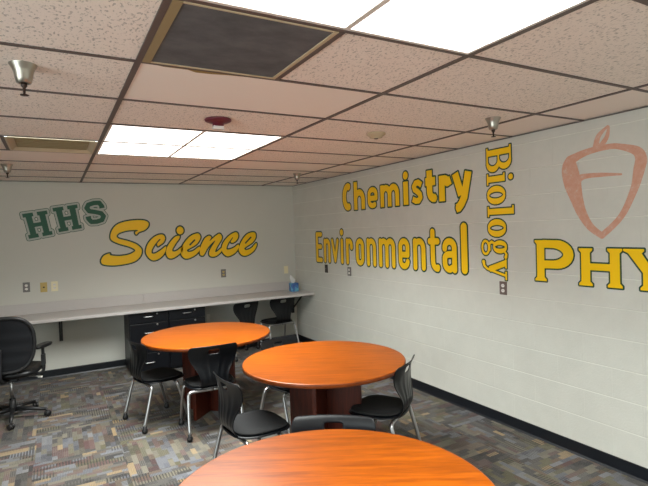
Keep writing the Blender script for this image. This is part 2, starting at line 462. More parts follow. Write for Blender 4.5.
# sprinklers
def sprinkler(x, y, label):
    t = thing('sprinkler', label, 'sprinkler', (x, y, H+0.006), 0, 'ceiling sprinklers')
    bm = bmesh.new()
    lathe(bm, [(0.052, 0.0), (0.051, -0.003), (0.042, -0.018), (0.036, -0.034), (0.033, -0.055), (0.027, -0.075), (0.019, -0.078), (0.019, -0.07), (0.022, -0.05), (0.03, -0.02), (0.04, -0.001)], seg=28)
    obj('escutcheon', bm, 'bell', t)['label'] = 'flared satin metal cup'
    bm = bmesh.new(); lathe(bm, [(0, -0.07), (0.011, -0.07), (0.012, -0.088), (0.006, -0.094), (0.0045, -0.122), (0, -0.122)], seg=12)
    obj('nozzle', bm, 'bronze', t)
    bm = bmesh.new(); lathe(bm, [(0, -0.1215), (0.016, -0.122), (0.016, -0.125), (0, -0.126)], seg=16)
    obj('deflector', bm, 'bronze', t)
sprinkler(-0.079, 2.335, 'ceiling sprinkler with flared metal cup, nearest one at upper left')
sprinkler(-0.35, 5.417, 'small ceiling sprinkler over the back counter at the far left')
sprinkler(2.602, 2.303, 'ceiling sprinkler with coppery glint above the yellow word Biology')
sprinkler(2.654, 5.408, 'small ceiling sprinkler near the far right corner of the room')

# alarm and smoke detector
t = thing('fire_alarm', 'maroon round ceiling fire alarm with a clear strobe beside the far light', 'alarm', (0.926, 2.975, H+0.006))
bm = bmesh.new(); lathe(bm, [(0.0, 0.0), (0.078, 0.0), (0.083, -0.006), (0.08, -0.014), (0.062, -0.022), (0.036, -0.028), (0.034, -0.045), (0, -0.046)], seg=32)
obj('body', bm, 'red', t)
box_obj('strobe', (-0.034, 0.034, -0.02, 0.02, -0.066, -0.040), 'clear', t, 0.006)['label'] = 'clear strobe lens'
t = thing('smoke_detector', 'low round beige smoke detector on a ceiling tile right of the alarm', 'smoke detector', (2.139, 2.998, H+0.006))
bm = bmesh.new(); lathe(bm, [(0, 0), (0.07, 0), (0.071, -0.012), (0.062, -0.018), (0.05, -0.02), (0.046, -0.034), (0.02, -0.038), (0, -0.038)], seg=28)
obj('body', bm, 'beige', t)
bm = bmesh.new(); lathe(bm, [(0, -0.036), (0.016, -0.037), (0.014, -0.044), (0, -0.045)], seg=14)
obj('sensor_cap', bm, 'brownp', t)

# lettering outlines in wall coordinates (metres)
ENV = [('E',-6.1524,-5.9362,1.2279,1.6921),('n',-5.9251,-5.71,1.2379,1.5928),('v',-5.7159,-5.489,1.2352,1.5921),('i',-5.4799,-5.3669,1.2391,1.7213),('r',-5.3389,-5.1431,1.2387,1.5948),('o',-5.1062,-4.8924,1.2377,1.6024),('n',-4.8668,-4.6432,1.2401,1.6012),('m',-4.6177,-4.2791,1.2386,1.602),('e',-4.251,-4.0347,1.2395,1.6014),('n',-4.0056,-3.782,1.2389,1.6001),('t',-3.7758,-3.5733,1.2395,1.6944),('a',-3.567,-3.3456,1.2385,1.6015),('l',-3.3203,-3.2113,1.2419,1.7397)]
CHE = [('C',-5.3851,-5.1223,1.9227,2.2993),('h',-5.1143,-4.8429,1.9211,2.2951),('e',-4.8147,-4.5814,1.9217,2.1992),('m',-4.5564,-4.1817,1.9214,2.2079),('i',-4.1423,-4.0258,1.9268,2.3061),('s',-3.9967,-3.8045,1.9216,2.1987),('t',-3.7871,-3.6126,1.9251,2.271),('r',-3.5922,-3.4031,1.9243,2.199),('y',-3.4081,-3.1382,1.8153,2.2082)]
BIO = [('B',-2.9846,-2.7145,2.1354,2.3589),('i',-2.9899,-2.6993,2.0237,2.1399),('o',-2.9944,-2.7796,1.8572,2.0344),('l',-2.9877,-2.6969,1.7524,1.8624),('o',-2.9944,-2.7823,1.5828,1.7541),('g',-3.0721,-2.7789,1.4097,1.5837),('y',-3.0711,-2.7919,1.2228,1.4156)]
PHY = [('P',-2.5304,-2.1861,1.242,1.5774),('H',-2.1679,-1.8408,1.2332,1.5191),('Y',-1.8566,-1.526,1.2355,1.5213)]
SCI = [('S',[(0.9621,1.7216),(0.9461,1.7552),(0.9818,1.7817),(0.8611,1.7796),(0.7584,1.7517),(0.7235,1.7166),(0.7471,1.6796),(0.8558,1.6447),(0.9572,1.5985),(1.0159,1.5405),(1.0224,1.4847),(0.9937,1.4215),(0.9308,1.3697),(0.8268,1.343),(0.6747,1.3306),(0.5599,1.3468),(0.5252,1.3757),(0.527,1.4202),(0.5649,1.4717),(0.6314,1.4916),(0.6387,1.4679),(0.7465,1.4531),(0.8572,1.4655),(0.9273,1.4986),(0.9335,1.5259),(0.8697,1.5655),(0.7526,1.6069),(0.6628,1.6557),(0.6451,1.7102),(0.6681,1.7904),(0.7292,1.8609),(0.8319,1.9005),(0.9698,1.9163),(1.0743,1.9089),(1.1226,1.8764),(1.1152,1.8245),(1.0692,1.7793),(0.9981,1.7536)]),('c',[(1.2298,1.5552),(1.2225,1.5968),(1.2641,1.6422),(1.2516,1.6483),(1.1854,1.5703),(1.1507,1.5064),(1.1544,1.4651),(1.1993,1.4665),(1.2734,1.5099),(1.3391,1.5542),(1.327,1.479),(1.2693,1.4064),(1.1955,1.3692),(1.1332,1.3802),(1.0825,1.4445),(1.0727,1.5101),(1.1064,1.6016),(1.1716,1.6737),(1.2451,1.7125),(1.3086,1.7104),(1.3303,1.6587),(1.3044,1.6029),(1.2613,1.5727)]),('i',[(1.5211,1.6902),(1.4548,1.6733),(1.3674,1.572),(1.3324,1.4787),(1.3515,1.4019),(1.4061,1.3799),(1.482,1.4139),(1.5604,1.4868),(1.5528,1.5353),(1.485,1.4904),(1.4378,1.4774),(1.4202,1.503),(1.4701,1.5867),(1.5196,1.6519)]),('dot',[(1.5825,1.7613),(1.577,1.7893),(1.5597,1.8102),(1.5355,1.8182),(1.5108,1.8114),(1.4921,1.7915),(1.4845,1.764),(1.49,1.7361),(1.507,1.7153),(1.5311,1.7071),(1.556,1.7138),(1.5748,1.7336)]),('e',[(1.769,1.7171),(1.8071,1.6905),(1.809,1.6376),(1.7532,1.5615),(1.6641,1.511),(1.621,1.4897),(1.6334,1.464),(1.7012,1.4723),(1.7911,1.5306),(1.799,1.4813),(1.7378,1.4159),(1.6491,1.3721),(1.5821,1.3719),(1.5366,1.4226),(1.5359,1.4995),(1.581,1.588),(1.6707,1.6813)]),('n',[(1.9353,1.6784),(1.9683,1.6516),(1.9424,1.6031),(2.0255,1.6695),(2.0877,1.7033),(2.1211,1.6663),(2.115,1.6165),(2.0501,1.5193),(2.017,1.4511),(2.037,1.4441),(2.1104,1.4966),(2.1085,1.4466),(2.0347,1.3845),(1.9636,1.3744),(1.9248,1.4062),(1.9374,1.4747),(2.0014,1.571),(2.0127,1.6004),(1.919,1.5151),(1.866,1.4289),(1.835,1.3951),(1.7963,1.4129),(1.7951,1.4815),(1.8216,1.5587),(1.8744,1.645)]),('c',[(2.3162,1.7145),(2.362,1.6989),(2.366,1.6377),(2.3215,1.5784),(2.2682,1.5603),(2.2481,1.5813),(2.2814,1.6306),(2.2753,1.6348),(2.2162,1.5624),(2.1865,1.4931),(2.2021,1.4683),(2.2864,1.4886),(2.3621,1.5361),(2.3708,1.4848),(2.3043,1.4067),(2.2086,1.3671),(2.1476,1.3945),(2.1093,1.4666),(2.1336,1.5657),(2.22,1.663)]),('e',[(2.5949,1.7083),(2.6379,1.6863),(2.6353,1.618),(2.5778,1.5478),(2.478,1.4902),(2.4556,1.4666),(2.4872,1.4487),(2.5642,1.4761),(2.6391,1.5453),(2.6485,1.5034),(2.5949,1.4229),(2.4948,1.3661),(2.4197,1.3701),(2.3727,1.4236),(2.3712,1.495),(2.4287,1.6049),(2.507,1.6842)])]
SCI_CUT = [[(1.6621,1.5595),(1.7264,1.6211)],[(2.476,1.5519),(2.5592,1.631)]]
HHS = [('H',[(-0.2547,1.7106),(-0.0036,1.7561),(-0.0549,2.0509),(-0.3153,2.0105)]),('H',[(0.0646,1.7813),(0.3206,1.8241),(0.2777,2.1243),(0.0047,2.0794)]),('S',[(0.3807,1.8563),(0.6147,1.8987),(0.5829,2.194),(0.3453,2.1466)])]
ACORN = [[(-1.9868,1.5966,0.0422),(-1.8553,1.7229,0.0406),(-1.7713,1.893,0.0495),(-1.7378,2.0207,0.0717),(-1.726,2.0842,0.0714),(-1.7516,2.137,0.0588),(-1.8393,2.1761,0.0401),(-1.9232,2.1934,0.0376),(-2.0852,2.1811,0.0464),(-2.212,2.14,0.07)],[(-2.212,2.14,0.07),(-2.2153,2.0812,0.1218),(-2.1974,1.9868,0.1326),(-2.1682,1.8737,0.099),(-2.1298,1.7617,0.0727),(-2.0676,1.66,0.0538),(-1.9868,1.5966,0.0422)],[(-2.1859,1.9672,0.0919),(-2.1422,2.0029,0.0545),(-2.0886,2.0149,0.0358),(-1.979,2.0112,0.0279),(-1.8506,1.9996,0.0134)],[(-2.0183,2.2093,0.042),(-1.9972,2.2774,0.0347),(-1.9346,2.3309,0.0153)],[(-1.9788,2.2114,0.0382),(-1.941,2.2618,0.0309),(-1.9277,2.3261,0.0153)]]

# ------------------------------------------------------------------ painted lettering
import numpy as np
def ribbon_parts(pts, width, caps):
    """brush stroke through 2-D points as convex quads and round joints"""
    n = len(pts); ws = list(width) if isinstance(width, (list, tuple)) else [width]*n
    pts = [Vector(p[:2]) for p in pts]; out = []
    for i in range(n-1):
        a, b = pts[i], pts[i+1]; d = b-a
        if d.length < 1e-7: continue
        d.normalize(); q = Vector((-d.y, d.x))
        out.append(('p', [tuple(a+q*ws[i]/2), tuple(a-q*ws[i]/2), tuple(b-q*ws[i+1]/2), tuple(b+q*ws[i+1]/2)]))
    for i in range(n):
        if (0 < i < n-1) or caps: out.append(('d', pts[i], ws[i]/2))
    return out
def sdf(prims, X, Y):
    F = np.full(X.shape, 9.0)
    for pr in prims:
        if pr[0] == 'd':
            d = np.hypot(X-pr[1].x, Y-pr[1].y)-pr[2]
        else:
            P = pr[1]; d2 = np.full(X.shape, 81.0); ins = np.zeros(X.shape, bool)
            for k in range(len(P)):
                ax, ay = P[k]; bx_, by_ = P[(k+1) % len(P)]
                ex, ey = bx_-ax, by_-ay; L2 = ex*ex+ey*ey
                if L2 < 1e-14: continue
                t = np.clip(((X-ax)*ex+(Y-ay)*ey)/L2, 0, 1)
                d2 = np.minimum(d2, (X-ax-t*ex)**2+(Y-ay-t*ey)**2)
                if abs(ey) > 1e-12:
                    c = (ay > Y) != (by_ > Y)
                    ins ^= c & (X < ex*(Y-ay)/ey+ax)
            d = np.sqrt(d2); d = np.where(ins, -d, d)
        F = np.minimum(F, d)
    return F
def flat_shape(bm, prims, grow, P, mi, step=0.003):
    """one clean flat outline of the union of strokes and polygons, traced on a fine grid"""
    parts = []
    for pr in prims:
        if pr[0] == 's': parts += ribbon_parts(pr[1], pr[2], pr[3])
        elif pr[0] == 'p': parts.append(('p', [tuple(q[:2]) for q in pr[1]]))
    xs = []; ys = []
    for pr in parts:
        if pr[0] == 'd': xs += [pr[1].x-pr[2], pr[1].x+pr[2]]; ys += [pr[1].y-pr[2], pr[1].y+pr[2]]
        else: xs += [q[0] for q in pr[1]]; ys += [q[1] for q in pr[1]]
    m = grow+2*step
    gx = np.arange(min(xs)-m, max(xs)+m+step, step)+0.00013; gy = np.arange(min(ys)-m, max(ys)+m+step, step)+0.00017
    X, Y = np.meshgrid(gx, gy); V = sdf(parts, X, Y)-grow
    V[np.abs(V) < 1e-6] = 1e-6
    cache = {}
    def vert(key, x, y):
        if key not in cache: cache[key] = bm.verts.new(P(float(x), float(y)))
        return cache[key]
    def corner(i, j): return vert((i, j), gx[i], gy[j])
    def cross(i0, j0, i1, j1):
        k = (i0, j0, i1, j1) if (i0, j0) < (i1, j1) else (i1, j1, i0, j0)
        i0, j0, i1, j1 = k
        a, b = V[j0, i0], V[j1, i1]; t = a/(a-b)
        return vert(k, gx[i0]+t*(gx[i1]-gx[i0]), gy[j0]+t*(gy[j1]-gy[j0]))
    IN = V < 0
    for j in range(len(gy)-1):
        run = None
        for i in range(len(gx)-1):
            cs = [(i, j), (i+1, j), (i+1, j+1), (i, j+1)]
            s = [IN[b, a] for a, b in cs]; n = sum(s)
            if n == 4:
                if run is None: run = i
                if i == len(gx)-2:
                    bm.faces.new((corner(run, j), corner(i+1, j), corner(i+1, j+1), corner(run, j+1))).material_index = mi
                continue
            if run is not None:
                bm.faces.new((corner(run, j), corner(i, j), corner(i, j+1), corner(run, j+1))).material_index = mi
                run = None
            if n == 0: continue
            poly = []
            for k in range(4):
                l = (k+1) % 4
                if s[k]: poly.append(corner(*cs[k]))
                if s[k] != s[l]: poly.append(cross(*cs[k], *cs[l]))
            if len(poly) >= 3: bm.faces.new(poly).material_index = mi
def glyph_mesh(prims, plane, layers, name, parent, label=None):
    """prims: ('s', pts, width, roundcap) or ('p', pts). layers: (grow, offset, material), bottom layer first."""
    bm = bmesh.new(); mats = [l[2] for l in layers]
    for li, (grow, off, _) in enumerate(layers):
        flat_shape(bm, prims, grow, lambda u, v, o=off: plane(u, v, o), li)
    for pr in prims:
        if pr[0] == 'g': flat_shape(bm, [('s', pr[1], pr[2], True)], 0, lambda u, v, o=layers[-1][1]+0.0008: plane(u, v, o), 0)
    o = obj(name, bm, mats, parent)
    if label: o['label'] = label
    return o
plane_back = lambda u, v, o: (u, D-o, v)
plane_right = lambda u, v, o: (W-o, -u, v)
def xf(prims, f):
    return [(p[0], [tuple(f(*q[:2])) for q in p[1]]) + tuple(p[2:]) for p in prims]
def arcp(cx, cy, rx, ry, a0, a1, n=10):
    return [(cx+rx*math.cos(math.radians(a0+(a1-a0)*k/n)), cy+ry*math.sin(math.radians(a0+(a1-a0)*k/n))) for k in range(n+1)]

def sans(ch, w, h, t, rc, xh=None):
    """bold sans glyph in a w x h box; t stroke, rc round ends"""
    e = t/2 if rc else 0.0; c = t/2; R = min(w*0.5-c, h*0.22)
    S = lambda pts, k=rc: ('s', pts, t, k)
    top = h-c
    def arch(x0, x1, ytop, ybot, left_from=None):
        rx = (x1-x0)/2; r = min(rx*1.1, 0.09)
        return [(x0, ytop-r-0.02)]+arcp((x0+x1)/2, ytop-r, rx, r, 180, 0, 8)+[(x1, ybot)]
    if ch == 'E': return [S([(c, e), (c, h-e)]), S([(c, h-c), (w-e, h-c)]), S([(c, h*0.52), (w-e-0.01, h*0.52)]), S([(c, c), (w-e, c)])]
    if ch == 'n': return [S([(c, e), (c, h-e)]), S(arch(c, w-c, top, e))]
    if ch == 'h': return [S([(c, e), (c, h-e)]), S(arch(c, w-c, xh-c, e))]
    if ch == 'm': return [S([(c, e), (c, h-e)]), S(arch(c, w/2, top, e)), S(arch(w/2, w-c, top, e))]
    if ch == 'v': return [S([(c, h-e), (w/2, e+0.01), (w-c, h-e)])]
    if ch == 'i': return [S([(w/2, e), (w/2, xh-e)]), ('s', [(w/2, h-w*0.52), (w/2, h-w*0.48)], w*0.94, True)]
    if ch == 'r': return [S([(c, e), (c, h-e)]), S([(c, top-0.09)]+arcp(c+(w-t)/2, top-0.06, (w-t)/2, 0.06, 180, 30 if not rc else 0, 8)+([(w-c, h*0.66)] if rc else [(w, top-0.012)]))]
    if ch == 'o': return [S(arcp(w/2, h-c-R, w/2-c, R, 0, 180)+arcp(w/2, c+R, w/2-c, R, 180, 360)+[(w-c, h-c-R)])]
    if ch == 'e': return [S([(c, h*0.47), (w-c, h*0.47), (w-c, h-c-R)]+arcp(w/2, h-c-R, w/2-c, R, 0, 180)+arcp(w/2, c+R, w/2-c, R, 180, 350 if rc else 320))]
    if ch == 'C': return [S(arcp(w*0.56, h*0.5, w*0.56-c, h*0.5-c, 62, 298, 16))]
    if ch == 't': return [S([(w*0.42, h-e), (w*0.42, c+0.07)]+arcp(w*0.42+0.07*0.9, c+0.07, 0.063, 0.07, 180, 270, 5)+[(w-e, c+(0.01 if rc else 0))]), S([(e, xh-c), (w-e, xh-c)])]
    if ch == 'a': return [S([(c, h*0.70)]+arcp(w/2, h-c-0.06, w/2-c, 0.06, 180, 0)+[(w-c, e)]), S([(w-c, h*0.53)]+arcp(w*0.5, h*0.42, w*0.5-c, h*0.11, 90, 180, 5)+arcp(w*0.5, c+0.06, w*0.5-c, 0.06, 180, 270, 5)+[(w-c, c+0.03)])]
    if ch == 'l': return [('s', [(w/2, w/2), (w/2, h-w/2)], w*0.98, True)]
    if ch == 's': return [S([(w-0.012, h-c-0.03), (w*0.62, h-c), (w*0.36, h-c-0.005), (c, h*0.73), (c+0.012, h*0.60), (w*0.55, h*0.5), (w-c-0.008, h*0.38), (w-c, h*0.25), (w*0.62, c), (w*0.36, c), (0.006, c+0.022)])]
    if ch == 'y':
        b = 0.2749*h
        return [S([(c-0.006, h), (w*0.45, b+0.05)]), S([(w-c, h), (w*0.60, b+0.03), (w*0.45, 0.07), (w*0.3, 0.035), (w*0.17, 0.03)])]

def word(name, label, letters, plane, layers, cat='lettering'):
    t = thing(name, label, cat, plane(*letters[0][1], 0)); t.location = (0, 0, 0)
    for prims in [l[0] for l in letters]:
        glyph_mesh(prims, plane, layers, 'letter', t)
    return t
YL = [(0.0155, 0.0010, 'green'), (0.0, 0.0022, 'yellow')]
O = 0.0155
def boxed(c, ua, ub, va, vb, t, rc, xh=None):
    w_, h_ = ub-ua-2*O, vb-va-2*O
    pr = sans(c, w_, h_, t, rc, xh)
    return xf(pr, lambda x, y: (ua+O+x, va+O+y))

L = []
for c, ua, ub, va, vb in ENV:
    va = 1.2385; xh = 1.6010-va-2*O
    vb = {'E': 1.692, 'i': 1.7213, 't': 1.6944, 'l': 1.7397}.get(c, 1.601)
    L.append((boxed(c, ua, ub, va, vb, 0.063 if c != 'v' else 0.056, True, xh), (ua, va)))
word('wall_lettering', 'yellow painted word Environmental in rounded condensed letters on the block wall', L, plane_right, YL)
L = []
for c, ua, ub, va, vb in CHE:
    va = 1.8153 if c == 'y' else 1.923; xh = 2.2-1.923-2*O
    vb = {'C': 2.299, 'h': 2.295, 'i': 2.306, 't': 2.271}.get(c, 2.2)
    L.append((boxed(c, ua, ub, va, vb, {'C': 0.086, 'm': 0.068, 's': 0.060, 'e': 0.060, 'h': 0.076}.get(c, 0.08), False, xh), (ua, va)))
word('wall_lettering', 'yellow painted word Chemistry in bold letters, upper line on the block wall', L, plane_right, YL)

# Biology, turned a quarter clockwise: letter-up points right along the wall, letter-right points down
def serif(ch, w, h, xh):
    k, s, q = 0.050, 0.017, 0.02     # thick, serif, overhang
    def ring(cx, cy, rx, ry, a, b):  # oval with thick sides
        pts = [(cx+(rx-a/2)*math.cos(x), cy+(ry-b/2)*math.sin(x)) for x in [2*PI*i/28 for i in range(29)]]
        return ('s', pts, [b+(a-b)*abs(math.cos(2*PI*i/28)) for i in range(29)], False)
    R_ = lambda x0, x1, y0, y1: ('p', [(x0, y0), (x1, y0), (x1, y1), (x0, y1)])
    if ch == 'B':
        def bowl(y0, y1, x1):
            cy, ry = (y0+y1)/2, (y1-y0)/2
            pts = [(q+k*0.6, y1-s/2)]+arcp(x1-0.085, cy, 0.085-k/2+0.004, ry-s/2, 90, -90, 12)+[(q+k*0.6, y0+s/2)]
            wd = [s]+[s+(k-s)*math.cos(math.radians(90-180*i/12)) for i in range(13)]+[s]
            return ('s', pts, wd, False)
        return [R_(q, q+k, 0, h), R_(0, q*1.2, 0, s), R_(0, q*1.2, h-s, h), bowl(h*0.5-s/2, h, w*0.93), bowl(0, h*0.5+s/2, w)]
    if ch == 'i':
        m = w/2
        return [R_(m-k/2, m+k/2, 0, xh), R_(0, w, 0, s), R_(0.004, m, xh-s, xh), ('s', [(m-0.004, h-0.024), (m-0.003, h-0.024)], 0.046, True)]
    if ch == 'l':
        m = w/2
        return [R_(m-k/2, m+k/2, 0, h), R_(0, w, 0, s), R_(0.0, m, h-s, h)]
    if ch == 'o': return [ring(w/2, h/2, w/2, h/2, k, 0.02)]
    if ch == 'g':                    # two-storey g; baseline at y = 0.08
        b = 0.085
        return [ring(w*0.42, b+(xh)*0.62, w*0.36, xh*0.38, k*0.8, 0.018), ring(w*0.46, 0.048, w*0.44, 0.048, 0.022, 0.022),
                ('s', [(w*0.22, b+xh*0.3), (w*0.14, b+xh*0.16), (w*0.25, b+0.004), (w*0.6, 0.09)], [0.02, 0.024, 0.024, 0.024], True),
                ('s', [(w*0.66, b+xh*0.86), (w*0.82, b+xh*0.97), (w*0.97, b+xh*0.93)], [0.016, 0.02, 0.03], True)]
    if ch == 'y':
        b = 0.082
        return [('s', [(0.03, h-s/2), (w*0.52, b+0.005)], k, False), ('s', [(w-0.035, h-s/2), (w*0.5, b-0.02), (w*0.36, 0.03), (w*0.16, 0.022)], [0.02, 0.022, 0.024, 0.034], True),
                R_(0, 0.075, h-s, h), R_(w-0.07, w, h-s, h)]
L = []
o2 = 0.0105
for c, ua, ub, va, vb in BIO:
    base = -2.992
    ua2 = -3.0715 if c in 'gy' else base
    ub2 = {'B': -2.7145, 'i': -2.698, 'l': -2.697}.get(c, -2.781)
    w_, h_ = vb-va-2*o2, ub2-ua2-2*o2
    xh = -2.781-base-2*o2
    pr = serif(c, w_, h_, xh)
    L.append((xf(pr, lambda x, y, a=ua2, b=vb: (a+o2+y, b-o2-x)), (ua, va)))
word('wall_lettering', 'yellow painted serif word Biology running downward on the block wall', L, plane_right, [(o2, 0.0010, 'green'), (0.0, 0.0022, 'yellow')])

# PHY in engraved small capitals (the rest of the word lies outside the photo)
def engr(ch, w, h):
    k, s, q = 0.066, 0.014, 0.017
    def stem(x, y0=0, y1=None):      # stem with flared feet, one closed outline
        y1 = h if y1 is None else y1
        return ('p', [(x-q, y0), (x+k+q, y0), (x+k+q, y0+s), (x+k, y0+s*2.2), (x+k, y1-s*2.2), (x+k+q, y1-s), (x+k+q, y1), (x-q, y1), (x-q, y1-s), (x, y1-s*2.2), (x, y0+s*2.2), (x-q, y0+s)])
    if ch == 'P':
        x = q; yc = h*0.66; ry = h*0.34
        pts = [(x+k*0.8, h-0.028)]+arcp(w-0.16, yc+0.0, 0.16-0.040, ry-0.030, 90, -90, 14)+[(x+k*0.8, yc-ry+0.028)]
        wd = [0.060]+[0.060+(0.080-0.060)*math.cos(math.radians(90-180*i/14)) for i in range(15)]+[0.060]
        return [stem(x), ('s', pts, wd, False)]
    if ch == 'H': return [stem(q), stem(w-q-k), ('p', [(q+k-0.01, h*0.42), (w-q-k+0.01, h*0.42), (w-q-k+0.01, h*0.60), (q+k-0.01, h*0.60)])]
    if ch == 'Y':
        m = w/2
        st = [(m-k/2-q, 0), (m+k/2+q, 0), (m+k/2+q, s), (m+k/2, s*2.2), (m+k/2, h*0.42), (w-0.03, h-s*2), (w, h-s), (w, h), (w-0.12, h), (w-0.12, h-s), (w-0.095, h-s*2),
              (m+0.008, h*0.62), (0.115, h-s*2), (0.13, h-s), (0.13, h), (0, h), (0, h-s), (0.03, h-s*2), (m-k/2, h*0.42), (m-k/2, s*2.2), (m-k/2-q, s)]
        return [('p', st)]
L = []
o3 = 0.011
for c, ua, ub, va, vb in PHY:
    va, vb = (1.241, 1.577) if c == 'P' else (1.234, 1.5205)
    L.append((xf(engr(c, ub-ua-2*o3, vb-va-2*o3), lambda x, y: (ua+o3+x, va+o3+y)), (ua, va)))
word('wall_lettering', 'large yellow painted capitals PHY at the right edge of the block wall', L, plane_right, [(o3, 0.0010, 'green'), (0.0, 0.0022, 'yellow')])

# Science, brush script
L = []
for i, (c, pts) in enumerate(SCI):
    sm = [(p.x, p.y) for p in catmull([(a, b, 0) for a, b in pts], 4, True)]
    pr = [('p', sm)]
    if c == 'e': pr.append(('g', SCI_CUT[0 if i < 6 else 1], 0.022))
    L.append((pr, pts[0]))
word('wall_lettering', 'yellow painted script word Science on the back wall', L, plane_back, [(0.0165, 0.0010, 'green'), (-0.002, 0.0022, 'yellow')])

# HHS, green block letters with a thin outer line, climbing to the right
Hp = [(0.0,0.0),(0.42,0.0),(0.42,0.15),(0.35,0.15),(0.35,0.42),(0.65,0.42),(0.65,0.15),(0.58,0.15),(0.58,0.0),(1.0,0.0),(1.0,0.15),(0.9,0.15),(0.9,0.85),(1.0,0.85),(1.0,1.0),(0.58,1.0),(0.58,0.85),(0.65,0.85),(0.65,0.58),(0.35,0.58),(0.35,0.85),(0.42,0.85),(0.42,1.0),(0.0,1.0),(0.0,0.85),(0.1,0.85),(0.1,0.15),(0.0,0.15)]
Sp = [(0.86,0.64),(0.86,0.72),(0.76,0.87),(0.5,0.90),(0.24,0.87),(0.13,0.74),(0.22,0.59),(0.5,0.51),(0.78,0.41),(0.87,0.27),(0.76,0.12),(0.5,0.09),(0.24,0.12),(0.13,0.27),(0.13,0.36)]
L = []
for c, q in HHS:
    def bil(x, y, q=q):
        a, b, c2, d = [Vector(p) for p in q]
        p = a*(1-x)*(1-y)+b*x*(1-y)+c2*x*y+d*(1-x)*y
        return (p.x, p.y)
    if c == 'H': pr = [('p', [bil(x, y) for x, y in Hp])]
    else: pr = [('s', [bil(x, y) for x, y in Sp], 0.056, False), ('p', [bil(x, y) for x, y in [(0.73, 0.62), (0.99, 0.62), (0.99, 0.70), (0.73, 0.70)]]), ('p', [bil(x, y) for x, y in [(0.0, 0.30), (0.26, 0.30), (0.26, 0.38), (0.0, 0.38)]])]
    L.append((pr, q[0]))
word('wall_lettering', 'dark green block letters HHS tilted upward on the back wall', L, plane_back,
     [(0.029, 0.0008, 'hgreen'), (0.0225, 0.0014, 'pale'), (0.0, 0.0022, 'hgreen')])

# faded salmon acorn outline
bm = bmesh.new(); pr = []
for L_ in ACORN:
    sm = catmull(L_, 5)
    pr.append(('s', [(p.x, p.y) for p in sm], [p.z for p in sm], True))
flat_shape(bm, pr, 0, lambda u, v: plane_right(u, v, 0.001), 0)
tag(obj('wall_emblem', bm, 'salmon'), 'faded salmon painted acorn outline above the letters PHY', 'emblem')

# ------------------------------------------------------------------ outlets and wall plates
def plate(plane, u, v, w_, h_, pm, kind, label, name='wall_outlet', group=None, cat='outlet'):
    """plate built from a box on the wall; plane 'R' or 'B'"""
    rot = -PI/2 if plane == 'R' else 0.0      # local -y faces the room
    loc = (W, -u, v) if plane == 'R' else (u, D, v)
    t = thing(name, label, cat, loc, rot, group)
    box_obj('cover_plate', (-w_/2, w_/2, -0.006, 0, -h_/2, h_/2), pm, t, 0.002)
    if kind[0] == 'duplex':
        for s in (-1, 1):
            bm = bmesh.new()
            pts = [(0.0165*math.cos(a), 0.0145*math.sin(a)) for a in [2*PI*k/16 for k in range(16)]]
            a = [bm.verts.new((x, -0.006, s*0.021+z)) for x, z in pts]; b = [bm.verts.new((x, -0.009, s*0.021+z)) for x, z in pts]
            bm.faces.new(b); 
            for i in range(16): bm.faces.new((a[i], a[(i+1) % 16], b[(i+1) % 16], b[i]))
            so = obj('socket', bm, kind[1], t)
            bm = bmesh.new()
            for sx in (-0.006, 0.006): bx(bm, sx-0.0012, sx+0.0012, -0.0095, -0.009, s*0.021-0.002, s*0.021+0.006)
            obj('slots', bm, 'dark', so)
    elif kind[0] == 'jack':
        box_obj('jack', (-0.009, 0.009, -0.009, -0.006, -0.008, 0.008), 'dark', t)
    elif kind[0] == 'switch':
        box_obj('toggle', (-0.005, 0.005, -0.016, -0.006, -0.010, 0.010), kind[1], t, 0.002)
    return t
plate('B', -0.305, 1.131, 0.074, 0.118, 'steel', ('duplex', 'whitep'), 'grey wall outlet at the far left, left of the yellowed plate')
plate('B', -0.125, 1.116, 0.074, 0.118, 'tan', ('jack',), 'yellowed data jack plate between the grey outlet and the ivory outlet', 'wall_plate', None, 'wall plate')
plate('B', -0.010, 1.119, 0.074, 0.120, 'ivory', ('duplex', 'whitep'), 'ivory wall outlet, rightmost of the three plates left of the script word')
plate('B', 2.124, 1.128, 0.074, 0.118, 'steel', ('duplex', 'tan'), 'grey wall outlet below the script word, above the counter')
plate('B', 3.114, 1.112, 0.070, 0.115, 'ivory', ('switch', 'ivory'), 'ivory wall plate above the tissue box near the corner', 'wall_plate', None, 'wall plate')
plate('B', 1.882, 0.50, 0.045, 0.125, 'whitep', ('duplex', 'whitep'), 'narrow white outlet under the counter right of the black cabinets')
plate('R', -5.856, 1.171, 0.078, 0.112, 'dark', ('switch', 'steel'), 'dark grey wall plate on the block wall, nearest the corner', 'wall_plate', None, 'wall plate')
plate('R', -5.259, 1.166, 0.082, 0.112, 'steel', ('duplex', 'whitep'), 'grey outlet with white sockets under the yellow word on the block wall')
plate('R', -2.833, 1.164, 0.074, 0.112, 'brownp', ('duplex', 'whitep'), 'brown outlet with white sockets below the downward yellow word')

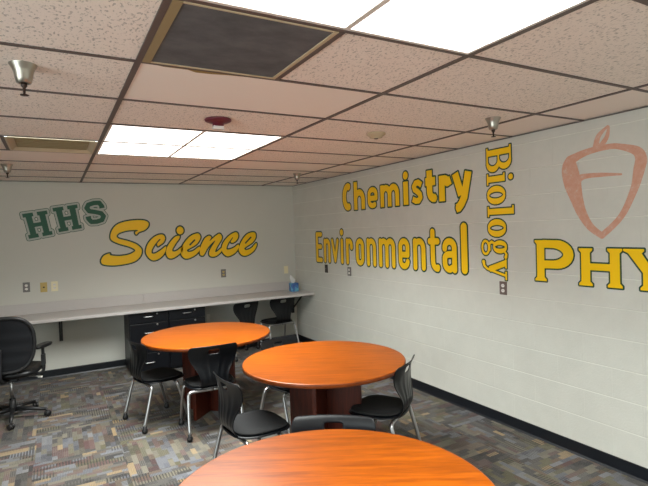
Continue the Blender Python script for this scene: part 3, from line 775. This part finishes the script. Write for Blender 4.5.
# ------------------------------------------------------------------ counter
CT, CF = 0.805, 6.235
t = thing('counter', 'long grey laminate counter along the back wall', 'counter', (0, 0, 0))
bm = bmesh.new()
prof = [(D-0.001, CT), (CF+0.006, CT), (CF, CT-0.006), (CF, CT-0.034), (CF+0.004, CT-0.038), (D-0.001, CT-0.038)]
a = [bm.verts.new((XL+0.001, y, z)) for y, z in prof]; b = [bm.verts.new((W-0.001, y, z)) for y, z in prof]
for i in range(len(prof)): bm.faces.new((a[i], a[(i+1) % 6], b[(i+1) % 6], b[i]))
bm.faces.new(a); bm.faces.new(b[::-1])
obj('countertop', bm, 'lam', t)
box_obj('backsplash', (XL+0.001, 1.018, D-0.02, D-0.001, CT, 0.935), 'lam', t, 0.002)
box_obj('backsplash', (1.021, W-0.001, D-0.02, D-0.001, CT, 0.935), 'lam', t, 0.002)
def bracket(x, label):
    t = thing('shelf_bracket', label, 'bracket', (x, D, 0.44), 0, 'counter brackets')
    box_obj('upright', (-0.02, 0.02, -0.03, -0.001, 0.0, 0.326), 'blackmetal', t)
    box_obj('arm', (-0.02, 0.02, -0.40, -0.03, 0.300, 0.326), 'blackmetal', t)
    bm = bmesh.new(); bm2 = [( -0.03, 0.06), (-0.03, 0.085), (-0.34, 0.3), (-0.37, 0.3)]
    a = [bm.verts.new((-0.006, y, z)) for y, z in bm2]; b = [bm.verts.new((0.006, y, z)) for y, z in bm2]
    for i in range(4): bm.faces.new((a[i], a[(i+1) % 4], b[(i+1) % 4], b[i]))
    bm.faces.new(a); bm.faces.new(b[::-1])
    obj('brace', bm, 'blackmetal', t)
bracket(0.036, 'black steel bracket under the counter left of the cabinets')
bracket(3.20, 'black steel bracket under the counter end by the room corner')

# ------------------------------------------------------------------ cabinets
def cabinet(x0, x1, label):
    t = thing('drawer_cabinet', label, 'cabinet', ((x0+x1)/2, 6.57, 0), 0)
    hw = (x1-x0)/2-0.002; y0, y1 = -0.25, 0.25
    box_obj('body', (-hw, hw, y0, y1, 0.02, 0.764), 'cab', t, 0.002)
    box_obj('plinth', (-hw+0.01, hw-0.01, y0+0.02, y1-0.02, 0, 0.02), 'blackmetal', t)
    for z0, z1 in ((0.632, 0.755), (0.262, 0.622), (0.035, 0.252)):
        d = box_obj('drawer', (-hw+0.008, hw-0.008, y0-0.02, y0, z0, z1), 'cab', t, 0.003)
        zc = z1-0.05 if z1 > 0.7 else z1-0.115
        bm = bmesh.new()
        xs = -0.01
        tube(bm, catmull([(xs-0.052, y0-0.02, zc), (xs-0.05, y0-0.042, zc), (xs-0.03, y0-0.046, zc), (xs+0.03, y0-0.046, zc), (xs+0.05, y0-0.042, zc), (xs+0.052, y0-0.02, zc)], 4), 0.006, 8)
        obj('handle', bm, 'chrome', d)['label'] = 'bright curved pull'
        bm = bmesh.new(); tmp = []
        lathe(bm, [(0, 0), (0.011, 0), (0.011, 0.006), (0.008, 0.008), (0, 0.008)], seg=14)
        bmesh.ops.rotate(bm, verts=bm.verts, cent=(0, 0, 0), matrix=Matrix.Rotation(PI/2, 3, 'X'))
        bmesh.ops.translate(bm, verts=bm.verts, vec=(0.095, y0-0.02, z1-0.024))
        obj('lock', bm, 'chrome', d)
cabinet(0.76, 1.23, 'black drawer cabinet under the counter, left one behind the far table')
cabinet(1.23, 1.70, 'black drawer cabinet under the counter, right one behind the far table')

# ------------------------------------------------------------------ round tables
def table_proto():
    t = thing('round_table', 'x', 'table', (0, 0, 0))
    r = 0.600
    bm = bmesh.new(); lathe(bm, [(0, 0.7395), (r-0.006, 0.7395), (r-0.002, 0.7375), (r-0.001, 0.735)], seg=96)
    bmesh.ops.recalc_face_normals(bm, faces=bm.faces)
    for f in bm.faces: f.smooth = False
    obj('tabletop', bm, 'top', t)
    bm = bmesh.new(); lathe(bm, [(r-0.001, 0.735), (r, 0.733), (r, 0.713), (r-0.003, 0.7105), (0, 0.7105)], seg=96)
    for f in bm.faces: f.smooth = abs(f.normal.z) < 0.5
    obj('edge_band', bm, 'edge', t)
    L_ = 0.275
    bm = bmesh.new(); bx(bm, -L_, L_, -0.016, 0.016, 0.0, 0.71)
    bmesh.ops.rotate(bm, verts=bm.verts, cent=(0, 0, 0), matrix=Matrix.Rotation(PI/4, 3, 'Z')); obj('base_panel', bm, 'pedestal', t, 0.002)
    for s in (1, -1):
        bm = bmesh.new(); bx(bm, *( (0.0165, L_) if s > 0 else (-L_, -0.0165)), -0.016, 0.016, 0.0, 0.71)
        bmesh.ops.rotate(bm, verts=bm.verts, cent=(0, 0, 0), matrix=Matrix.Rotation(-PI/4, 3, 'Z')); obj('base_panel', bm, 'pedestal', t, 0.002)
    bm = bmesh.new()
    return t
tp = table_proto()
tp['label'] = 'round cherry laminate table nearest the camera, cut by the bottom of the photo'
tp['group'] = 'round cherry tables'
tp.location = (0.8354, 1.501, 0)
dup(tp, (1.722, 3.160, 0), 0.0, 'round cherry laminate table in the middle, between two chairs')
dup(tp, (1.257, 4.636, 0), 0.0, 'round cherry laminate table farthest back, in front of the black cabinets')

# ------------------------------------------------------------------ shell chairs
def superell(a, b, ex, n):
    out = []
    for k in range(n):
        th = 2*PI*k/n; c, s = math.cos(th), math.sin(th)
        out.append((a*math.copysign(abs(c)**(2/ex), c), b*math.copysign(abs(s)**(2/ex), s)))
    return out
def cushion(bm, cx, cy, a, b, z0, z1, ex=3.2, n=40, dish=0.0, taper=0.0, rnd=0.012, drop=0.0):
    """soft slab: superellipse outline, rounded rim, dished top"""
    def pt(x, y, z):
        fx = 1+taper*(y/b)
        yy = y
        return (cx+x*fx, cy+yy, z-(drop*max(0, (y/b)-0.4)**2))
    O_ = superell(1, 1, ex, n)
    rings = []
    spec = [(0.0, z0, 0), (0.6, z0, 0), (1-rnd/b*1.2, z0, 0), (1.0, z0+(z1-z0)*0.35, 0), (1.0, z0+(z1-z0)*0.65, 0), (1-rnd/b*0.6, z1-rnd*0.25, 0), (1-rnd/b*1.8, z1, 0), (0.72, z1-dish*0.3, 0), (0.4, z1-dish*0.8, 0), (0.0, z1-dish, 0)]
    prev = None
    for s, z, _ in spec:
        ring = [bm.verts.new(pt(0, 0, z))] if s == 0 else [bm.verts.new(pt(x*s*a, y*s*b, z)) for x, y in O_]
        if prev is not None:
            for i in range(n):
                j = (i+1) % n
                if len(prev) == 1: f = bm.faces.new((prev[0], ring[j], ring[i]))
                elif len(ring) == 1: f = bm.faces.new((prev[i], prev[j], ring[0]))
                else: f = bm.faces.new((prev[i], prev[j], ring[j], ring[i]))
                f.smooth = True
        prev = ring
def chair_proto():
    t = thing('student_chair', 'x', 'chair', (0, 0, 0), 0)
    # seat shell and pad
    bm = bmesh.new(); cushion(bm, 0, 0.035, 0.215, 0.205, 0.392, 0.412, 3.0, rnd=0.018, taper=0.04, drop=0.03)
    obj('seat', bm, 'shell', t)
    bm = bmesh.new(); cushion(bm, 0, 0.038, 0.198, 0.188, 0.410, 0.430, 3.0, dish=0.008, rnd=0.02, taper=0.04, drop=0.03)
    obj('seat_pad', bm, 'pad', t)['label'] = 'charcoal upholstered seat pad'
    # backrest shell: grid with a grip slot
    prof = [(-0.030, 0.388, 0.125), (-0.090, 0.388, 0.128), (-0.135, 0.398, 0.128), (-0.163, 0.424, 0.124), (-0.176, 0.46, 0.120), (-0.176, 0.50, 0.126), (-0.170, 0.54, 0.142),
            (-0.164, 0.58, 0.170), (-0.163, 0.62, 0.197), (-0.166, 0.66, 0.213), (-0.172, 0.69, 0.219), (-0.177, 0.709, 0.221), (-0.183, 0.728, 0.221), (-0.190, 0.745, 0.217), (-0.199, 0.758, 0.205), (-0.203, 0.761, 0.190)]
    us = [-1, -0.97, -0.88, -0.74, -0.58, -0.42, -0.28, -0.22, -0.10, 0.10, 0.22, 0.28, 0.42, 0.58, 0.74, 0.88, 0.97, 1]
    bm = bmesh.new(); G = []
    for r, (y, z, hw) in enumerate(prof):
        row = []
        cur = 0.0 if z < 0.42 else min(1.0, (z-0.40)/0.2)
        for u in us:
            x = u*hw*0.95
            yy = y+cur*0.70*x*x
            if 3 <= r <= 9:
                fade = math.sin(PI*(r-2.5)/7.2)
                yy += 0.0045*fade*math.cos(u*PI*5)
            zz = z + (0.0015*(1-u*u) if r >= 13 else 0) - (0.004 if r < 3 else 0)*abs(u)
            row.append(bm.verts.new((x, yy, zz)))
        G.append(row)
    for r in range(len(G)-1):
        for c in range(len(us)-1):
            if r in (10, 11) and 7 <= c <= 9: continue
            if r in (10, 11) and c in (6, 10) and False: continue
            f = bm.faces.new((G[r][c], G[r][c+1], G[r+1][c+1], G[r+1][c])); f.smooth = True
    o = obj('backrest', bm, 'shell', t)
    md = o.modifiers.new('solid', 'SOLIDIFY'); md.thickness = 0.007; md.offset = 0
    md = o.modifiers.new('sub', 'SUBSURF'); md.levels = 1; md.render_levels = 1
    # chrome legs: two bent tubes at the front and two at the back, meeting under the seat
    for sy in (1, -1):
        for sx in (1, -1):
            yt = 0.115 if sy > 0 else -0.115; yf = 0.20*sy
            zt = 0.376
            bm = bmesh.new()
            P = [(sx*0.004, yt, zt), (sx*0.10, yt, zt), (sx*0.178, yt, zt), (sx*0.204, yt+sy*0.003, zt-0.010), (sx*0.214, yt+sy*0.010, zt-0.040), (sx*0.222, yt+(yf-yt)*0.52, 0.21), (sx*0.227, yf, 0.055)]
            tube(bm, catmull(P, 5), 0.0138, 12)
            lg = obj('leg', bm, 'chrome', t)
            bm = bmesh.new()
            lathe(bm, [(0, 0.0), (0.015, 0.001), (0.023, 0.010), (0.025, 0.022), (0.022, 0.034), (0.016, 0.042), (0.0155, 0.062), (0.0, 0.063)], sx*0.228, yf, 18)
            obj('caster_foot', bm, 'rubber', lg)['label'] = 'black rounded foot'
    bm = bmesh.new()
    for sx in (-1, 1): tube(bm, [(sx*0.11, -0.115, 0.384), (sx*0.11, 0.115, 0.384)], 0.009, 8)
    obj('seat_rail', bm, 'blackmetal', t)
    return t
cp = chair_proto()
first = [True]
def chair(x, y, heading, label, group='student chairs'):
    rz = math.radians(heading-90)
    if first[0]:
        cp.location = (x, y, 0); cp.rotation_euler = (0, 0, rz); cp['label'] = label; cp['group'] = group; first[0] = False; return cp
    return dup(cp, (x, y, 0), rz, label, group)
chair(0.765, 4.666, 13, 'black chair left of the far table, turned sideways with both chrome legs in view')
chair(1.150, 4.200, 87, 'black chair with its back to the camera at the far table, grip slot visible')
chair(1.105, 3.085, 5, 'black chair left of the middle table, charcoal seat showing')
chair(1.740, 3.765, -72, 'black chair behind the middle table, its backrest top showing over the tabletop')
chair(2.035, 2.845, 124.7, 'black chair at the right side of the middle table, seen side-on')
chair(1.085, 1.955, -125, 'black chair between middle and near tables, only backrest top showing')
chair(2.215, 6.45, 106, 'black chair tucked under the counter, just right of the cabinets')
chair(2.805, 6.52, 98, 'black chair tucked under the counter nearest the corner, below the tissue box')

# ------------------------------------------------------------------ office chair
t = thing('office_chair', 'black mesh-back office chair on casters at the left under the counter', 'office chair', (-0.40, 5.47, 0), math.radians(76-90))
bm = bmesh.new()
lathe(bm, [(0, 0.075), (0.034, 0.075), (0.036, 0.10), (0.03, 0.125), (0.027, 0.20), (0, 0.20)], seg=18); obj('base_hub', bm, 'rubber', t)
for k in range(5):
    a = math.radians(-4+72*k); c, s = math.cos(a), math.sin(a)
    bm = bmesh.new(); tube(bm, [(c*0.02, s*0.02, 0.098), (c*0.15, s*0.15, 0.090), (c*0.29, s*0.29, 0.068)], [0.022, 0.018, 0.014], 10)
    lg = obj('base_leg', bm, 'rubber', t)
    bm = bmesh.new()
    for off in (-0.013, 0.013):
        b2 = bmesh.new(); lathe(b2, [(0, -0.010), (0.024, -0.010), (0.027, -0.004), (0.027, 0.004), (0.024, 0.010), (0, 0.010)], seg=18)
        bmesh.ops.rotate(b2, verts=b2.verts, cent=(0, 0, 0), matrix=Matrix.Rotation(PI/2, 3, 'X'))
        bmesh.ops.translate(b2, verts=b2.verts, vec=(0, off, 0))
        bmesh.ops.rotate(b2, verts=b2.verts, cent=(0, 0, 0), matrix=Matrix.Rotation(a+0.9, 3, 'Z'))
        bmesh.ops.translate(b2, verts=b2.verts, vec=(c*0.30, s*0.30, 0.0275))
        me = bpy.data.meshes.new('w'); b2.to_mesh(me); b2.free(); bm.from_mesh(me); bpy.data.meshes.remove(me)
    tube(bm, [(c*0.29, s*0.29, 0.030), (c*0.29, s*0.29, 0.075)], 0.008, 8)
    obj('caster', bm, 'rubber', lg)
bm = bmesh.new(); tube(bm, [(0, 0, 0.19), (0, 0, 0.40)], 0.016, 14); obj('gas_lift', bm, 'chrome', t)['label'] = 'grey metal lift column'
box_obj('mechanism', (-0.09, 0.09, -0.12, 0.10, 0.385, 0.425), 'blackmetal', t, 0.008)
bm = bmesh.new(); tube(bm, [(0.05, 0.0, 0.40), (0.20, 0.0, 0.395), (0.23, 0.0, 0.385)], 0.006, 8); tube(bm, [(0.228, 0, 0.385), (0.262, 0, 0.378)], 0.012, 8); obj('lever', bm, 'whitep', t)['label'] = 'small white adjustment paddle'
bm = bmesh.new(); cushion(bm, 0, 0.02, 0.255, 0.25, 0.425, 0.500, 3.4, dish=0.015, rnd=0.035, drop=0.04); obj('seat', bm, 'leather', t)
# backrest: rounded loop frame with mesh panel
def backpt(u, v):      # u -1..1, v 0..1
    wv = 0.19+0.075*math.sin(PI*min(1, v*0.78+0.06))
    x = u*wv
    z = 0.50+0.50*v
    y = -0.235-0.02*v-0.07*(v-0.35)**2+0.055*(u*u)*1.0
    return Vector((x, y, z))
loop = []
for k in range(64):
    th = 2*PI*k/64; c, s = math.cos(th), math.sin(th)
    e = 2/4.2
    loop.append(backpt(math.copysign(abs(c)**e, c), 0.5+0.5*math.copysign(abs(s)**e, s)))
bm = bmesh.new(); pts = loop+[loop[0], loop[1]]; tube(bm, pts, 0.017, 10, cap=False)
fr = obj('backrest_frame', bm, 'rubber', t)
bm = bmesh.new(); n_, m_ = 18, 20; G = []
for j in range(m_+1):
    v = j/m_; row = []
    vv = 2*v-1; um = (max(0.0, 1-abs(vv)**4.2))**(1/4.2)
    um = max(um, 0.55)
    for i in range(n_+1):
        p = backpt((2*i/n_-1)*um*0.985, v*0.985+0.0075); p.y += 0.004*math.sin(v*PI*9)*(0.3 if v > 0.75 else 1)
        row.append(bm.verts.new(p))
    G.append(row)
for j in range(m_):
    for i in range(n_): bm.faces.new((G[j][i], G[j][i+1], G[j+1][i+1], G[j+1][i])).smooth = True
o = obj('backrest_mesh', bm, 'meshback', fr); md = o.modifiers.new('solid', 'SOLIDIFY'); md.thickness = 0.006
bm = bmesh.new(); tube(bm, catmull([(0, -0.08, 0.405), (0, -0.20, 0.41), (0, -0.285, 0.46), (0, -0.275, 0.60), (0, -0.268, 0.72)], 5), 0.02, 10); obj('back_support', bm, 'rubber', t)
for s in (-1, 1):
    bm = bmesh.new()
    tube(bm, catmull([(s*0.10, -0.01, 0.41), (s*0.24, -0.02, 0.415), (s*0.282, -0.02, 0.45), (s*0.284, -0.02, 0.56), (s*0.282, -0.02, 0.665)], 5), 0.014, 10)
    bx(bm, s*0.284-0.014, s*0.284+0.014, -0.045, 0.005, 0.50, 0.60)
    ar = obj('armrest', bm, 'rubber', t)
    bm = bmesh.new(); cushion(bm, s*0.275, 0.01, 0.045, 0.125, 0.665, 0.695, 3.0, rnd=0.012)
    bmesh.ops.rotate(bm, verts=bm.verts, cent=(s*0.275, 0, 0.68), matrix=Matrix.Rotation(-s*0.25, 3, 'Z'))
    obj('arm_pad', bm, 'leather', ar)

# ------------------------------------------------------------------ tissue box
t = thing('tissue_box', 'blue patterned tissue box on the counter in the corner', 'tissue box', (3.115, 6.585, CT), math.radians(-8))
bm = bmesh.new(); bx(bm, -0.058, 0.058, -0.058, 0.058, 0, 0.125); obj('carton', bm, 'carton', t, 0.002)
bm = bmesh.new()
rings = []
for k, (r, z, dx) in enumerate([(0.020, 0.125, -0.01), (0.030, 0.150, -0.014), (0.034, 0.175, -0.02), (0.026, 0.205, -0.030), (0.012, 0.228, -0.040), (0.003, 0.240, -0.044)]):
    rings.append([bm.verts.new((dx+r*(1+0.3*math.sin(3*a+k))*math.cos(a), r*0.6*(1+0.3*math.cos(4*a))*math.sin(a), z+0.006*math.sin(5*a))) for a in [2*PI*i/16 for i in range(16)]])
for a, b in zip(rings, rings[1:]):
    for i in range(16): bm.faces.new((a[i], a[(i+1) % 16], b[(i+1) % 16], b[i])).smooth = True
bm.faces.new(rings[-1])
obj('tissue', bm, 'paper', t)['label'] = 'white tissue pulled up from the box'
